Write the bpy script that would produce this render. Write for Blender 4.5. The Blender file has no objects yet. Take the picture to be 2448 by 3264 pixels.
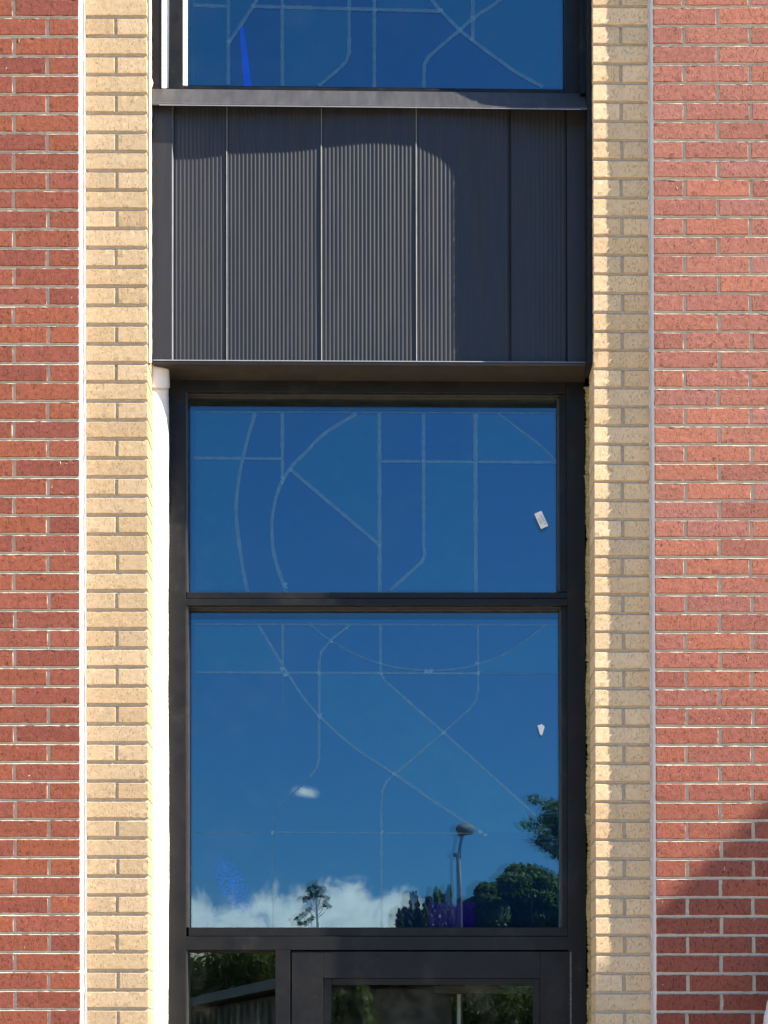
import bpy, math, random
import numpy as np
from mathutils import Vector

SC = bpy.context.scene
C = SC.collection
R = random.Random(7)

# ------------------------------------------------------------------ camera
S = 0.001114          # metres per photo pixel on the plane of the tan brick faces
D = 7.0               # camera distance
CX, CY, EYE = 1224.0, 3500.0, 1.60
cam_d = bpy.data.cameras.new("camera")
cam = bpy.data.objects.new("camera", cam_d)
C.objects.link(cam)
cam.location = (0, -D, EYE)
cam.rotation_euler = (math.radians(90), 0, 0)
cam_d.sensor_fit = 'VERTICAL'
cam_d.sensor_height = 36
cam_d.lens = 36 * D / (3264 * S)
cam_d.shift_y = (CY - 1632) / 3264
cam_d.clip_start = 0.05
cam_d.clip_end = 2000
SC.camera = cam

# ------------------------------------------------------------------ sun + sky
KX, KZ = 3.3, 3.3     # sideways and downward shift of a shadow per metre of depth
sun_dir = Vector((KX, -1, KZ)).normalized()
ld = bpy.data.lights.new("sun", 'SUN')
ld.energy = 4.5
ld.angle = math.radians(0.53)
ld.color = (1.0, 0.93, 0.82)
sun = bpy.data.objects.new("sun", ld)
sun.rotation_euler = sun_dir.to_track_quat('Z', 'Y').to_euler()
sun.location = (6, -3, 9)
C.objects.link(sun)

W = bpy.data.worlds.new("World")
SC.world = W
W.use_nodes = True
wn = W.node_tree; wn.nodes.clear()


class G:
    """tiny node-graph helper"""
    def __init__(s, nt): s.nt = nt
    def n(s, t, **kw):
        x = s.nt.nodes.new(t)
        for k, v in kw.items(): setattr(x, k, v)
        return x
    def put(s, sock, v):
        if isinstance(v, bpy.types.NodeSocket): s.nt.links.new(v, sock)
        elif v is not None:
            if hasattr(sock.default_value, '__len__') and not hasattr(v, '__len__'):
                v = (v,) * len(sock.default_value)
            elif hasattr(v, '__len__') and len(v) == 3 and len(sock.default_value) == 4:
                v = (*v, 1)
            sock.default_value = v
    def m(s, op, a, b=None, c=None, clamp=False):
        x = s.n('ShaderNodeMath', operation=op); x.use_clamp = clamp
        for i, v in enumerate((a, b, c)):
            if v is not None: s.put(x.inputs[i], v)
        return x.outputs[0]
    def mix(s, f, a, b, mode='MIX'):
        x = s.n('ShaderNodeMix', data_type='RGBA', blend_type=mode)
        s.put(x.inputs[0], f); s.put(x.inputs[6], a); s.put(x.inputs[7], b)
        return x.outputs[2]
    def noise(s, vec, scale, detail=3, rough=0.55, dist=0):
        x = s.n('ShaderNodeTexNoise')
        s.put(x.inputs['Vector'], vec); s.put(x.inputs['Scale'], scale)
        s.put(x.inputs['Detail'], detail); s.put(x.inputs['Roughness'], rough); s.put(x.inputs['Distortion'], dist)
        return x.outputs['Fac']
    def smooth(s, v, lo, hi, a=0.0, b=1.0):
        x = s.n('ShaderNodeMapRange', interpolation_type='SMOOTHSTEP')
        s.put(x.inputs[0], v)
        for i, q in zip((1, 2, 3, 4), (lo, hi, a, b)): s.put(x.inputs[i], q)
        return x.outputs[0]
    def mapv(s, vec, scale):
        x = s.n('ShaderNodeMapping'); s.put(x.inputs[0], vec); s.put(x.inputs['Scale'], scale)
        return x.outputs[0]


g = G(wn)
out = g.n('ShaderNodeOutputWorld')
bg = g.n('ShaderNodeBackground')
sky = g.n('ShaderNodeTexSky', sky_type='NISHITA')
sky.sun_disc = False
sky.sun_elevation = math.asin(sun_dir.z)
sky.sun_rotation = math.atan2(sun_dir.x, sun_dir.y)
sky.air_density = 1.0
sky.dust_density = 0.15
sky.ozone_density = 3.0
# clouds low over the far side of the street, placed by compass direction
tc = g.n('ShaderNodeTexCoord')
sp = g.n('ShaderNodeSeparateXYZ'); g.put(sp.inputs[0], tc.outputs['Generated'])
ny = g.m('MAXIMUM', g.m('MULTIPLY', sp.outputs[1], -1), 0.02)
u = g.m('DIVIDE', sp.outputs[0], ny)
v = g.m('DIVIDE', sp.outputs[2], ny)
cv = g.n('ShaderNodeCombineXYZ'); g.put(cv.inputs[0], u); g.put(cv.inputs[1], v)
cvec = cv.outputs[0]
nz1 = g.noise(cvec, 95, 8, 0.62, 0.4)
nz2 = g.noise(cvec, 40, 4, 0.55)
nz = g.m('MULTIPLY', g.m('SUBTRACT', nz1, 0.5), 1.5)
def cloud_blob(px, py, rx, ry):
    cu, cvv = (px - CX) * S / D, (CY - py) * S / D
    a = g.m('DIVIDE', g.m('SUBTRACT', u, cu), rx * S / D)
    b = g.m('DIVIDE', g.m('SUBTRACT', v, cvv), ry * S / D)
    return g.m('SUBTRACT', 1.0, g.m('SQRT', g.m('ADD', g.m('MULTIPLY', a, a), g.m('MULTIPLY', b, b))))
acc = None
for q in [(1090, 2920, 150, 145), (960, 2960, 230, 160), (760, 2960, 150, 110), (620, 2920, 80, 95), (1190, 2960, 130, 120),
          (1290, 2900, 90, 85), (500, 3020, 300, 120), (1420, 3040, 240, 150), (1800, 3060, 400, 160),
          (200, 2960, 300, 190), (2400, 2900, 420, 240), (-700, 2950, 600, 260)]:
    bl = cloud_blob(*q)
    acc = bl if acc is None else g.m('MAXIMUM', acc, bl)
small = g.m('SUBTRACT', cloud_blob(980, 2525, 66, 46), 0.40)
dens = g.smooth(g.m('ADD', g.m('MAXIMUM', acc, small), nz), 0.02, 0.55)
dens = g.m('MULTIPLY', dens, 0.68)
front = g.m('GREATER_THAN', g.m('MULTIPLY', sp.outputs[1], -1), 0.05)
dens = g.m('MULTIPLY', dens, front)
cbright = g.smooth(g.m('ADD', g.m('MULTIPLY', nz2, 0.5), g.m('MULTIPLY', nz1, 0.5)), 0.3, 0.7)
ccol = g.mix(cbright, (12.5, 11.8, 11.2), (21.0, 18.6, 16.0))
deep = g.mix(1.0, sky.outputs[0], (0.36, 0.70, 1.0, 1), 'MULTIPLY')
col = g.mix(dens, deep, ccol)
g.put(bg.inputs[0], col)
bg.inputs[1].default_value = 0.083
wn.links.new(bg.outputs[0], out.inputs[0])

SC.view_settings.view_transform = 'Standard'
SC.view_settings.look = 'None'
SC.view_settings.gamma = 1
SC.view_settings.exposure = 1.75
SC.cycles.max_bounces = 8
SC.cycles.transparent_max_bounces = 12
SC.cycles.use_denoising = True

# ------------------------------------------------------------------ geometry helpers
def clip(a, lo, hi): return max(lo, min(hi, a))

def P(px, py, d=0.0, warp=True):
    """photo pixel -> world point at depth d behind the tan brick face"""
    if warp:
        c = clip((px - 540) / 1330.0, 0, 1.25)
        c2 = clip((px - 490) / 1390.0, 0, 1)
        px, py = px + 11 * clip(py / 3264.0, -0.2, 1.3) * c, py + 17 * clip(1 - py / 1900.0, 0, 1.1) * c2
    f = (D + d) / D
    return ((px - CX) * S * f, d, EYE + (CY - py) * S * f)

class MB:
    def __init__(s): s.v = []; s.f = []; s.m = []; s.c = []; s.col = (1, 1, 1, 1); s.mi = 0
    def V(s, p):
        s.v.append(tuple(p)); s.c.append(s.col); return len(s.v) - 1
    def F(s, *idx): s.f.append(idx); s.m.append(s.mi)
    def hexa(s, fr, bk):
        a = [s.V(p) for p in fr]; b = [s.V(p) for p in bk]
        s.F(a[0], a[3], a[2], a[1]); s.F(*b)
        for i in range(4):
            j = (i + 1) % 4
            s.F(a[i], a[j], b[j], b[i])
    def slab(s, quad, d0, d1, warp=True):
        """quad: photo pixels TL,TR,BR,BL of the front face at depth d0; back at d1 with the same X,Z"""
        fr = [P(x, y, d0, warp) for x, y in quad]
        s.hexa(fr, [(p[0], d1, p[2]) for p in fr])
    def rect(s, x0, y0, x1, y1, d0, d1, warp=True):
        s.slab([(x0, y0), (x1, y0), (x1, y1), (x0, y1)], d0, d1, warp)
    def box(s, lo, hi):
        (x0, y0, z0), (x1, y1, z1) = lo, hi
        s.hexa([(x0, y0, z1), (x1, y0, z1), (x1, y0, z0), (x0, y0, z0)],
               [(x0, y1, z1), (x1, y1, z1), (x1, y1, z0), (x0, y1, z0)])
    def tube(s, pts, rad, n=8, cap=True):
        pts = [Vector(p) for p in pts]
        rings = []
        for i, p in enumerate(pts):
            t = (pts[min(i + 1, len(pts) - 1)] - pts[max(i - 1, 0)]).normalized()
            a = t.orthogonal().normalized() if i == 0 else (s._a - t * s._a.dot(t)).normalized()
            s._a = a
            b = t.cross(a)
            r = rad[i] if hasattr(rad, '__len__') else rad
            rings.append([s.V(p + (a * math.cos(q) + b * math.sin(q)) * r) for q in [2 * math.pi * k / n for k in range(n)]])
        for A, B in zip(rings, rings[1:]):
            for k in range(n): s.F(A[k], A[(k + 1) % n], B[(k + 1) % n], B[k])
        if cap:
            s.F(*rings[0][::-1]); s.F(*rings[-1])
    def lathe(s, base, prof, n=24, axis='Z'):
        rings = []
        for r, h in prof:
            rings.append([s.V((base[0] + r * math.cos(2 * math.pi * k / n), base[1] + r * math.sin(2 * math.pi * k / n), base[2] + h)) for k in range(n)])
        for A, B in zip(rings, rings[1:]):
            for k in range(n): s.F(A[k], A[(k + 1) % n], B[(k + 1) % n], B[k])
        s.F(*rings[0][::-1]); s.F(*rings[-1])
    def build(s, name, mats, parent=None, smooth=False, color=False, bevel=0):
        me = bpy.data.meshes.new(name)
        me.from_pydata(s.v, [], s.f)
        if not isinstance(mats, (list, tuple)): mats = [mats]
        for m in mats: me.materials.append(m)
        me.polygons.foreach_set('material_index', s.m)
        if smooth: me.polygons.foreach_set('use_smooth', [True] * len(s.f))
        if color:
            at = me.color_attributes.new('tone', 'FLOAT_COLOR', 'POINT')
            at.data.foreach_set('color', np.array(s.c, dtype=np.float32).ravel())
        me.update()
        o = bpy.data.objects.new(name, me)
        C.objects.link(o)
        if parent: o.parent = parent
        if bevel:
            b = o.modifiers.new('bevel', 'BEVEL'); b.width = bevel; b.segments = 2; b.limit_method = 'ANGLE'
        return o

def tag(o, label=None, cat=None, group=None, kind=None):
    if label: o['label'] = label
    if cat: o['category'] = cat
    if group: o['group'] = group
    if kind: o['kind'] = kind
    return o

def thing(name, label, cat, group=None):
    o = bpy.data.objects.new(name, None); C.objects.link(o)
    o.empty_display_size = 0.1
    return tag(o, label, cat, group)

# ------------------------------------------------------------------ materials
def newmat(name):
    m = bpy.data.materials.new(name); m.use_nodes = True
    nt = m.node_tree; nt.nodes.clear()
    gg = G(nt)
    o = gg.n('ShaderNodeOutputMaterial'); b = gg.n('ShaderNodeBsdfPrincipled')
    nt.links.new(b.outputs[0], o.inputs[0])
    return m, gg, b, o

def bump(gg, b, h, dist, strength=1.0):
    x = gg.n('ShaderNodeBump'); gg.put(x.inputs['Height'], h)
    x.inputs['Distance'].default_value = dist; x.inputs['Strength'].default_value = strength
    gg.put(b.inputs['Normal'], x.outputs[0])

def plain(name, col, rough=0.6, var=0.15, scale=30, bmp=0.0, bscale=200, spec=0.5, metallic=0.0, stretch=(1, 1, 1)):
    m, gg, b, o = newmat(name)
    tcn = gg.n('ShaderNodeTexCoord').outputs['Object']
    vec = gg.mapv(tcn, stretch)
    n = gg.noise(vec, scale, 5, 0.6)
    f = gg.smooth(n, 0.25, 0.75)
    c = gg.mix(f, tuple(q * (1 - var) for q in col), tuple(min(1, q * (1 + var)) for q in col))
    gg.put(b.inputs['Base Color'], c)
    gg.put(b.inputs['Roughness'], gg.smooth(gg.noise(vec, scale * 0.6, 3), 0.2, 0.8, max(0.02, rough - 0.1), min(1, rough + 0.1)))
    b.inputs['Specular IOR Level'].default_value = spec
    b.inputs['Metallic'].default_value = metallic
    if bmp: bump(gg, b, gg.noise(tcn, bscale, 4), bmp)
    return m

def brick_mat(name, fleck, depth, pit, mott=0.14):
    m, gg, b, o = newmat(name)
    tcn = gg.n('ShaderNodeTexCoord').outputs['Object']
    at = gg.n('ShaderNodeVertexColor'); at.layer_name = 'tone'
    fine = gg.noise(tcn, 260, 4, 0.7)
    mid = gg.noise(tcn, 60, 4, 0.6)
    tall = gg.noise(gg.mapv(tcn, (1.0, 1, 0.40)), 230, 3, 0.65, 0.8)
    marks = gg.smooth(tall, 0.57, 0.66)                  # wire cut drag marks; shadow in the pits put into their dark colour
    marks = gg.m('MULTIPLY', marks, gg.smooth(gg.noise(tcn, 22, 2), 0.32, 0.55))
    c = gg.mix(gg.smooth(mid, 0.25, 0.75), gg.mix(1.0, at.outputs[0], (1 - mott, 1 - mott, 1 - mott, 1), 'MULTIPLY'),
               gg.mix(1.0, at.outputs[0], (1 + mott, 1 + mott * .9, 1 + mott * .8, 1), 'MULTIPLY'))
    c = gg.mix(gg.m('MULTIPLY', marks, pit), c, gg.mix(1.0, c, fleck, 'MULTIPLY'))
    gg.put(b.inputs['Base Color'], c)
    b.inputs['Roughness'].default_value = 0.85
    b.inputs['Specular IOR Level'].default_value = 0.25
    h = gg.m('ADD', gg.m('MULTIPLY', fine, 0.9), gg.m('SUBTRACT', gg.m('MULTIPLY', mid, 0.5), gg.m('MULTIPLY', marks, 1.2)))
    bump(gg, b, h, depth)
    return m

M = {}
M['red_brick'] = brick_mat('red_brick', (0.40, 0.34, 0.34, 1), 0.0030, 0.7)
M['tan_brick'] = brick_mat('tan_brick', (0.66, 0.58, 0.50, 1), 0.0022, 0.33, 0.06)
M['grey_mortar'] = plain('grey_mortar', (0.47, 0.40, 0.30), 0.9, 0.12, 90, 0.0009, 500, 0.2)
M['tan_mortar'] = plain('tan_mortar', (0.42, 0.345, 0.25), 0.9, 0.12, 90, 0.0009, 500, 0.2)
M['sealant'] = plain('sealant', (0.66, 0.63, 0.62), 0.6, 0.06, 60, 0.0006, 160, 0.3)
M['frame'] = plain('black_frame_paint', (0.0085, 0.008, 0.008), 0.45, 0.45, 9, 0.00015, 300, 0.26, stretch=(1, 1, 0.5))
def frame_paint():
    m, gg, b, o = newmat('black_frame_paint')
    tcn = gg.n('ShaderNodeTexCoord').outputs['Object']
    smudge = gg.smooth(gg.noise(gg.mapv(tcn, (1, 1, .8)), 7, 6, .7), .50, .78)
    specks = gg.smooth(gg.noise(tcn, 160, 2, .6), .74, .78)
    c = gg.mix(gg.m('MULTIPLY', smudge, .8), (.0070, .0066, .0066), (.030, .027, .024))
    c = gg.mix(gg.m('MULTIPLY', specks, .5), c, (.25, .23, .2))
    gg.put(b.inputs['Base Color'], c)
    gg.put(b.inputs['Roughness'], gg.smooth(gg.noise(tcn, 12, 4, .6), .3, .7, .36, .6))
    b.inputs['Specular IOR Level'].default_value = .25
    bump(gg, b, gg.noise(tcn, 3.0, 2), .0012)
    return m
M['frame'] = frame_paint()
M['inner_frame'] = plain('bare_black_aluminium', (0.034, 0.030, 0.025), 0.45, 0.2, 25, 0.0001, 300, 0.4)
M['sill'] = plain('grey_coated_sill', (0.047, 0.043, 0.042), 0.5, 0.22, 16, 0.0002, 220, 0.5, stretch=(2.2, 1, 0.6))
M['cladding'] = plain('dark_grey_cladding', (0.019, 0.019, 0.022), 0.5, 0.12, 14, 0.0001, 260, 0.36, stretch=(3, 1, 0.3))
M['sunlit_edge'] = plain('sunlit_edge_paint', (0.20, 0.20, 0.205), 0.35, 0.1, 40, 0, 1, 0.5, 0.0)  # sun catching the edges, put into a lighter paint colour
M['white_board'] = plain('white_membrane', (0.84, 0.77, 0.66), 0.7, 0.10, 9, 0.0016, 45, 0.3)
M['yellow_foam'] = plain('aged_spray_foam', (0.33, 0.27, 0.12), 0.9, 0.45, 55, 0.004, 130, 0.2)
M['white_sealant_lit_jamb'] = plain('white_sealant_lit_jamb', (0.85, 0.84, 0.83), 0.55, 0.04, 30, 0.0004, 80, 0.4)
M['paper'] = plain('paper', (0.78, 0.76, 0.72), 0.7, 0.05, 200, 0.0002, 800, 0.3)
M['print_green'] = plain('printed_green', (0.09, 0.22, 0.17), 0.7, 0.1)
M['room_dark'] = plain('unlit_room', (0.05, 0.048, 0.045), 0.9, 0.2, 3)
M['lead'] = plain('lead_came', (0.22, 0.27, 0.29), 0.6, 0.15, 60, 0.0004, 200, 0.4)
M['solder'] = plain('solder', (0.38, 0.44, 0.46), 0.45, 0.1, 90, 0.0008, 200, 0.5)
M['steel'] = plain('hinge_steel', (0.10, 0.10, 0.10), 0.35, 0.2, 80, 0, 1, 0.5, 0.5)
M['soffit'] = plain('brown_soffit_paint', (0.036, 0.027, 0.018), 0.6, 0.2, 10)
M['opal'] = plain('pale_globe', (0.80, 0.78, 0.75), 0.35, 0.04, 60, 0.0006, 60, 0.5)

def coloured_glass(name, col, gloss=0.06, rip=0.0):
    m, gg, b, o = newmat(name)
    tcn = gg.n('ShaderNodeTexCoord').outputs['Object']
    n = gg.noise(tcn, 14, 3)
    c = gg.mix(gg.smooth(n, 0.3, 0.7), tuple(q * 0.88 for q in col), tuple(q * 1.12 for q in col))
    gg.put(b.inputs['Base Color'], c)
    b.inputs['Roughness'].default_value = 0.7
    b.inputs['Specular IOR Level'].default_value = 0.0
    gl = gg.n('ShaderNodeBsdfGlossy'); gl.inputs['Roughness'].default_value = 0.0
    gl.inputs['Color'].default_value = (0.7, 0.85, 1, 1)
    if rip: bump(gg, b, gg.noise(tcn, 130, 2, 0.5, 1.0), rip)
    mx = gg.n('ShaderNodeMixShader'); mx.inputs[0].default_value = gloss
    gg.nt.links.new(b.outputs[0], mx.inputs[1]); gg.nt.links.new(gl.outputs[0], mx.inputs[2])
    gg.nt.links.new(mx.outputs[0], o.inputs[0])
    return m
M['g_blue'] = coloured_glass('blue_leaded_glass', (0.006, 0.020, 0.058), 0.075)
M['g_teal'] = coloured_glass('teal_leaded_glass', (0.005, 0.060, 0.045), 0.085)
M['g_purple'] = coloured_glass('purple_leaded_glass', (0.035, 0.010, 0.17), 0.05)
M['g_light_streak'] = coloured_glass('blue_light_streak', (0.0, 0.10, 1.0), 0.02)  # streak of transmitted light put into a saturated blue base colour

def sun_spot_mat():
    m, gg, b, o = newmat('rippled_sun_spot')
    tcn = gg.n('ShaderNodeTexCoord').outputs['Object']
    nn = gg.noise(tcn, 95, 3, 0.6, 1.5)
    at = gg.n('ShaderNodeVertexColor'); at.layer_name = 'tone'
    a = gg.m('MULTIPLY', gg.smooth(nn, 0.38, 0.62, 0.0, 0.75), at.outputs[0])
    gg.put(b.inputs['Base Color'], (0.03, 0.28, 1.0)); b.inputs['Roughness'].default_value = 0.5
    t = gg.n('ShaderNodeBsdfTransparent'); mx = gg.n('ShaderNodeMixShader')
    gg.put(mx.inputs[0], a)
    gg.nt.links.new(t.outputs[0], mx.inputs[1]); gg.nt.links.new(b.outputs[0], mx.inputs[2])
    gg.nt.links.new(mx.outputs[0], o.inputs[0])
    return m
M['g_sun_spot'] = sun_spot_mat()

def pane_mat(name, refl, rtint, ttint, dmax=0.012, dcol=(0.6, 0.6, 0.58)):
    m, gg, b, o = newmat(name)
    gg.nt.nodes.remove(b)
    tcn = gg.n('ShaderNodeTexCoord').outputs['Object']
    gl = gg.n('ShaderNodeBsdfGlossy'); gl.inputs['Roughness'].default_value = 0.0
    gg.put(gl.inputs['Color'], rtint)
    bp = gg.n('ShaderNodeBump'); bp.inputs['Distance'].default_value = 0.00025
    gg.put(bp.inputs['Height'], gg.noise(tcn, 2.2, 1)); gg.put(gl.inputs['Normal'], bp.outputs[0])
    t = gg.n('ShaderNodeBsdfTransparent'); gg.put(t.inputs[0], ttint)
    fr = gg.n('ShaderNodeFresnel'); fr.inputs[0].default_value = 1.5
    fac = gg.m('ADD', refl, gg.m('MULTIPLY', fr.outputs[0], 1 - refl), clamp=True)
    mx = gg.n('ShaderNodeMixShader'); gg.put(mx.inputs[0], fac)
    gg.nt.links.new(t.outputs[0], mx.inputs[1]); gg.nt.links.new(gl.outputs[0], mx.inputs[2])
    # fine dust on the outside; on door glass also a painted olive haze
    df = gg.n('ShaderNodeBsdfDiffuse'); gg.put(df.inputs[0], dcol)
    dust = gg.m('MULTIPLY', gg.smooth(gg.noise(tcn, 5, 6, 0.7), 0.45, 0.8), dmax)
    mx2 = gg.n('ShaderNodeMixShader'); gg.put(mx2.inputs[0], dust)
    gg.nt.links.new(mx.outputs[0], mx2.inputs[1]); gg.nt.links.new(df.outputs[0], mx2.inputs[2])
    gg.nt.links.new(mx2.outputs[0], o.inputs[0])
    return m
M['pane'] = pane_mat('coated_window_glass', 0.082, (0.58, 0.84, 0.95), (0.72, 0.86, 0.92))
M['pane_low'] = pane_mat('plain_door_glass', 0.035, (0.85, 0.95, 0.9), (0.8, 0.88, 0.85), 0.24, (0.22, 0.22, 0.17))

# ------------------------------------------------------------------ masonry
def ctrl(xs, ys):
    def f(t):
        if t <= xs[0]: return ys[0] + (t - xs[0]) * (ys[1] - ys[0]) / (xs[1] - xs[0])
        if t >= xs[-1]: return ys[-1] + (t - xs[-1]) * (ys[-1] - ys[-2]) / (xs[-1] - xs[-2])
        return float(np.interp(t, xs, ys))
    return f
row_left = ctrl([0, 16, 38, 51], [115.6, 1096.6, 2429.5, 3216.5])
row_right = ctrl([0, 17, 40, 53], [20.3, 1056.4, 2433.8, 3225.0])

def one_brick(mb, x0, x1, z0, z1, yf, yb, fine):
    ch = 0.0018
    nx = max(1, int((x1 - x0) / (0.014 if fine else 0.3))); nz = 4 if fine else 1
    j = 0.0009 if fine else 0
    tilt = R.uniform(-0.0012, 0.0012) if fine else 0
    tx = R.uniform(-0.0010, 0.0010) if fine else 0
    rj = R.uniform
    grid = []
    for b_ in range(nz + 1):
        row = []
        for a_ in range(nx + 1):
            x = x0 + ch + (x1 - x0 - 2 * ch) * a_ / nx
            z = z0 + ch + (z1 - z0 - 2 * ch) * b_ / nz
            edge = a_ in (0, nx) or b_ in (0, nz)
            y = yf + tilt * (b_ / nz - .5) + tx * (a_ / nx - .5) + (rj(-.0005, .0005) if fine and not edge else 0)
            if fine:
                x += rj(-j, j) * .6; z += rj(-j, j) * (0.8 if edge else 1)
                if edge and rj(0, 1) < 0.05: y += 0.0022
            row.append(mb.V((x, y, z)))
        grid.append(row)
    for b_ in range(nz):
        for a_ in range(nx):
            mb.F(grid[b_][a_], grid[b_][a_ + 1], grid[b_ + 1][a_ + 1], grid[b_ + 1][a_])
    per = [(0, i) for i in range(nx + 1)] + [(k, nx) for k in range(1, nz + 1)] + [(nz, i) for i in range(nx - 1, -1, -1)] + [(k, 0) for k in range(nz - 1, 0, -1)]
    A = [grid[r_][c_] for r_, c_ in per]
    B = []; Cc = []
    for (r_, c_), vi in zip(per, A):
        p = mb.v[vi]
        dx = ch * ((c_ == nx) - (c_ == 0)); dz = ch * ((r_ == nz) - (r_ == 0))
        B.append(mb.V((p[0] + dx, yf + ch + 0.0004, p[2] + dz)))
    for vi in B:
        p = mb.v[vi]; Cc.append(mb.V((p[0], yb, p[2])))
    n = len(A)
    for i in range(n):
        k = (i + 1) % n
        mb.F(A[k], A[i], B[i], B[k]); mb.F(B[k], B[i], Cc[i], Cc[k])

def joint(mb, p0, p1, horiz, half, yf, prof, fine):
    """concave tooled joint from p0 to p1 (x,z) with half width"""
    L = (p1[0] - p0[0]) if horiz else (p1[1] - p0[1])
    n = max(1, int(L / 0.02)) if fine else 1
    prev = None
    for i in range(n + 1):
        t = i / n
        x = p0[0] + (p1[0] - p0[0]) * t; z = p0[1] + (p1[1] - p0[1]) * t
        ring = []
        for o_, dep in prof:
            jj = R.uniform(-0.0007, 0.0007) if fine else 0
            dd = dep + (R.uniform(-0.0006, 0.0006) if fine else 0)
            if horiz: ring.append(mb.V((x, yf + dd, z + o_ * half + jj)))
            else: ring.append(mb.V((x - o_ * half + jj, yf + dd, z)))
        if prev:
            for a_ in range(len(ring) - 1):
                if horiz: mb.F(prev[a_], ring[a_], ring[a_ + 1], prev[a_ + 1])
                else: mb.F(prev[a_], prev[a_ + 1], ring[a_ + 1], ring[a_])
        prev = ring

def masonry(name, parent, rowf, xedge, side, xfar, yf, yb, mats, palette, prof, jw, full_first, lean, jamb=None, rows=(-28, 80), bl=200.0, hl=95.0, jgap=10.0):
    """running bond from the edge xedge (photo px) away to xfar; side=-1 leftwards, +1 rightwards"""
    mb = MB()
    f = (D + yf) / D
    for k in range(*rows):
        yt, ybm = rowf(k), rowf(k + 1)
        zt = EYE + (CY - yt) * S * f; zb = EYE + (CY - ybm) * S * f
        if zt < 0.05: break
        if zt > 8.6: continue
        dx = lean * (yt / 3264.0)
        full = (k % 2 == full_first)
        rowy = (yt > -150 and yt < 3420)
        x = xedge; first = True
        hw = jw / 2
        while (x < xfar) if side > 0 else (x > xfar):
            ln = (bl if (full or not first) else hl) + R.uniform(-2.0, 2.0)
            nxt = x + side * ln
            if side > 0 and nxt > xfar - 25: nxt = xfar
            if side < 0 and nxt < xfar + 25: nxt = xfar
            a, b_ = (x, nxt) if side > 0 else (nxt, x)
            X0 = (a + dx - CX) * S * f; X1 = (b_ + dx - CX) * S * f
            fine = rowy and b_ > -60 and a < 2520
            t = palette(k, yt)
            mb.col = (*t, 1); mb.mi = 0
            jt = R.uniform(-.0006, .0006)
            one_brick(mb, X0, X1, zb + hw + jt, zt - hw + jt, yf + R.uniform(-.0006, .0006), yb, fine)
            if nxt != xfar:
                mb.mi = 1; mb.col = (1, 1, 1, 1)
                xj = (nxt + side * jgap / 2 + dx - CX) * S * f
                joint(mb, (xj, zb + hw), (xj, zt - hw), False, jgap / 2 * S * f + .0012, yf, prof, fine)
            x = nxt + side * jgap; first = False
            if nxt == xfar: break
        # bed joint under this row
        mb.mi = 1; mb.col = (1, 1, 1, 1)
        a, b_ = (xedge, xfar) if side > 0 else (xfar, xedge)
        joint(mb, ((a + dx - CX) * S * f + .0003, zb), ((b_ + dx - CX) * S * f - .0003, zb), True, hw + .0012, yf, prof, rowy)
    # mortar core behind the joints
    mb.mi = 1; mb.col = (1, 1, 1, 1)
    a, b_ = (xedge, xfar) if side > 0 else (xfar, xedge)
    zt, zb = 8.6, 0.0
    dt = lean * ((CY - (zt - EYE) / S) / 3264.0); db = lean * ((CY - (zb - EYE) / S) / 3264.0)
    ins = 0.0016
    xa0, xb0 = (a + dt - CX) * S * f + ins, (b_ + dt - CX) * S * f - ins
    xa1, xb1 = (a + db - CX) * S * f + ins, (b_ + db - CX) * S * f - ins
    mb.hexa([(xa0, yf + .0085, zt), (xb0, yf + .0085, zt), (xb1, yf + .0085, zb), (xa1, yf + .0085, zb)],
            [(xa0, yb - .004, zt), (xb0, yb - .004, zt), (xb1, yb - .004, zb), (xa1, yb - .004, zb)])
    return mb.build(name, mats, parent, color=True)

def shade(c, s): return tuple(q * s for q in c)
def red_left(k, py):
    base = R.choice([(.275, .078, .043), (.30, .088, .046), (.25, .070, .041), (.275, .080, .052), (.225, .062, .042), (.315, .092, .043)])
    base = tuple(.65 * a + .35 * b_ for a, b_ in zip(base, (.272, .079, .045)))
    return shade(base, R.uniform(0.86, 1.02))
def red_right(k, py):  # glare on this wall put into paler brick tones, strongest up high
    base = R.choice([(.335, .128, .088), (.355, .136, .090), (.31, .116, .082), (.325, .138, .112), (.37, .132, .078), (.28, .102, .075)])
    base = tuple(.6 * a + .4 * b_ for a, b_ in zip(base, (.33, .126, .087)))
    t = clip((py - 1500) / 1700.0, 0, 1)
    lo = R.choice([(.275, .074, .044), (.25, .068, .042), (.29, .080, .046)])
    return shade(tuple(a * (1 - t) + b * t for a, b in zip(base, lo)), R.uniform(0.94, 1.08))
def tan_pal(k, py):
    base = R.choice([(.56, .40, .225), (.535, .385, .225), (.59, .425, .25), (.53, .37, .205)])
    return shade(base, R.uniform(0.95, 1.05))
PROF_RED = [(-1, .0004), (-.45, .0046), (0, .0056), (.5, .0052), (1, .0022)]
PROF_TAN = [(-1, .0040), (-.6, .0062), (0, .0076), (.6, .0070), (1, .0040)]
A_RED = -0.049
wl = masonry('brick_wall', None, row_left, 250, -1, -2600, A_RED, 0.16, [M['red_brick'], M['grey_mortar']], red_left, PROF_RED, 0.0102, 0, 5, bl=202, hl=94)
tag(wl, 'deep red brick wall to the left of the white edged joint', 'wall')
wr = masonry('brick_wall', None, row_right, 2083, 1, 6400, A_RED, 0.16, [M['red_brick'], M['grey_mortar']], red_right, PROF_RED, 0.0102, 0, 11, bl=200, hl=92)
tag(wr, 'pinkish red brick wall on the right with a diagonal shadow across its foot', 'wall')

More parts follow.
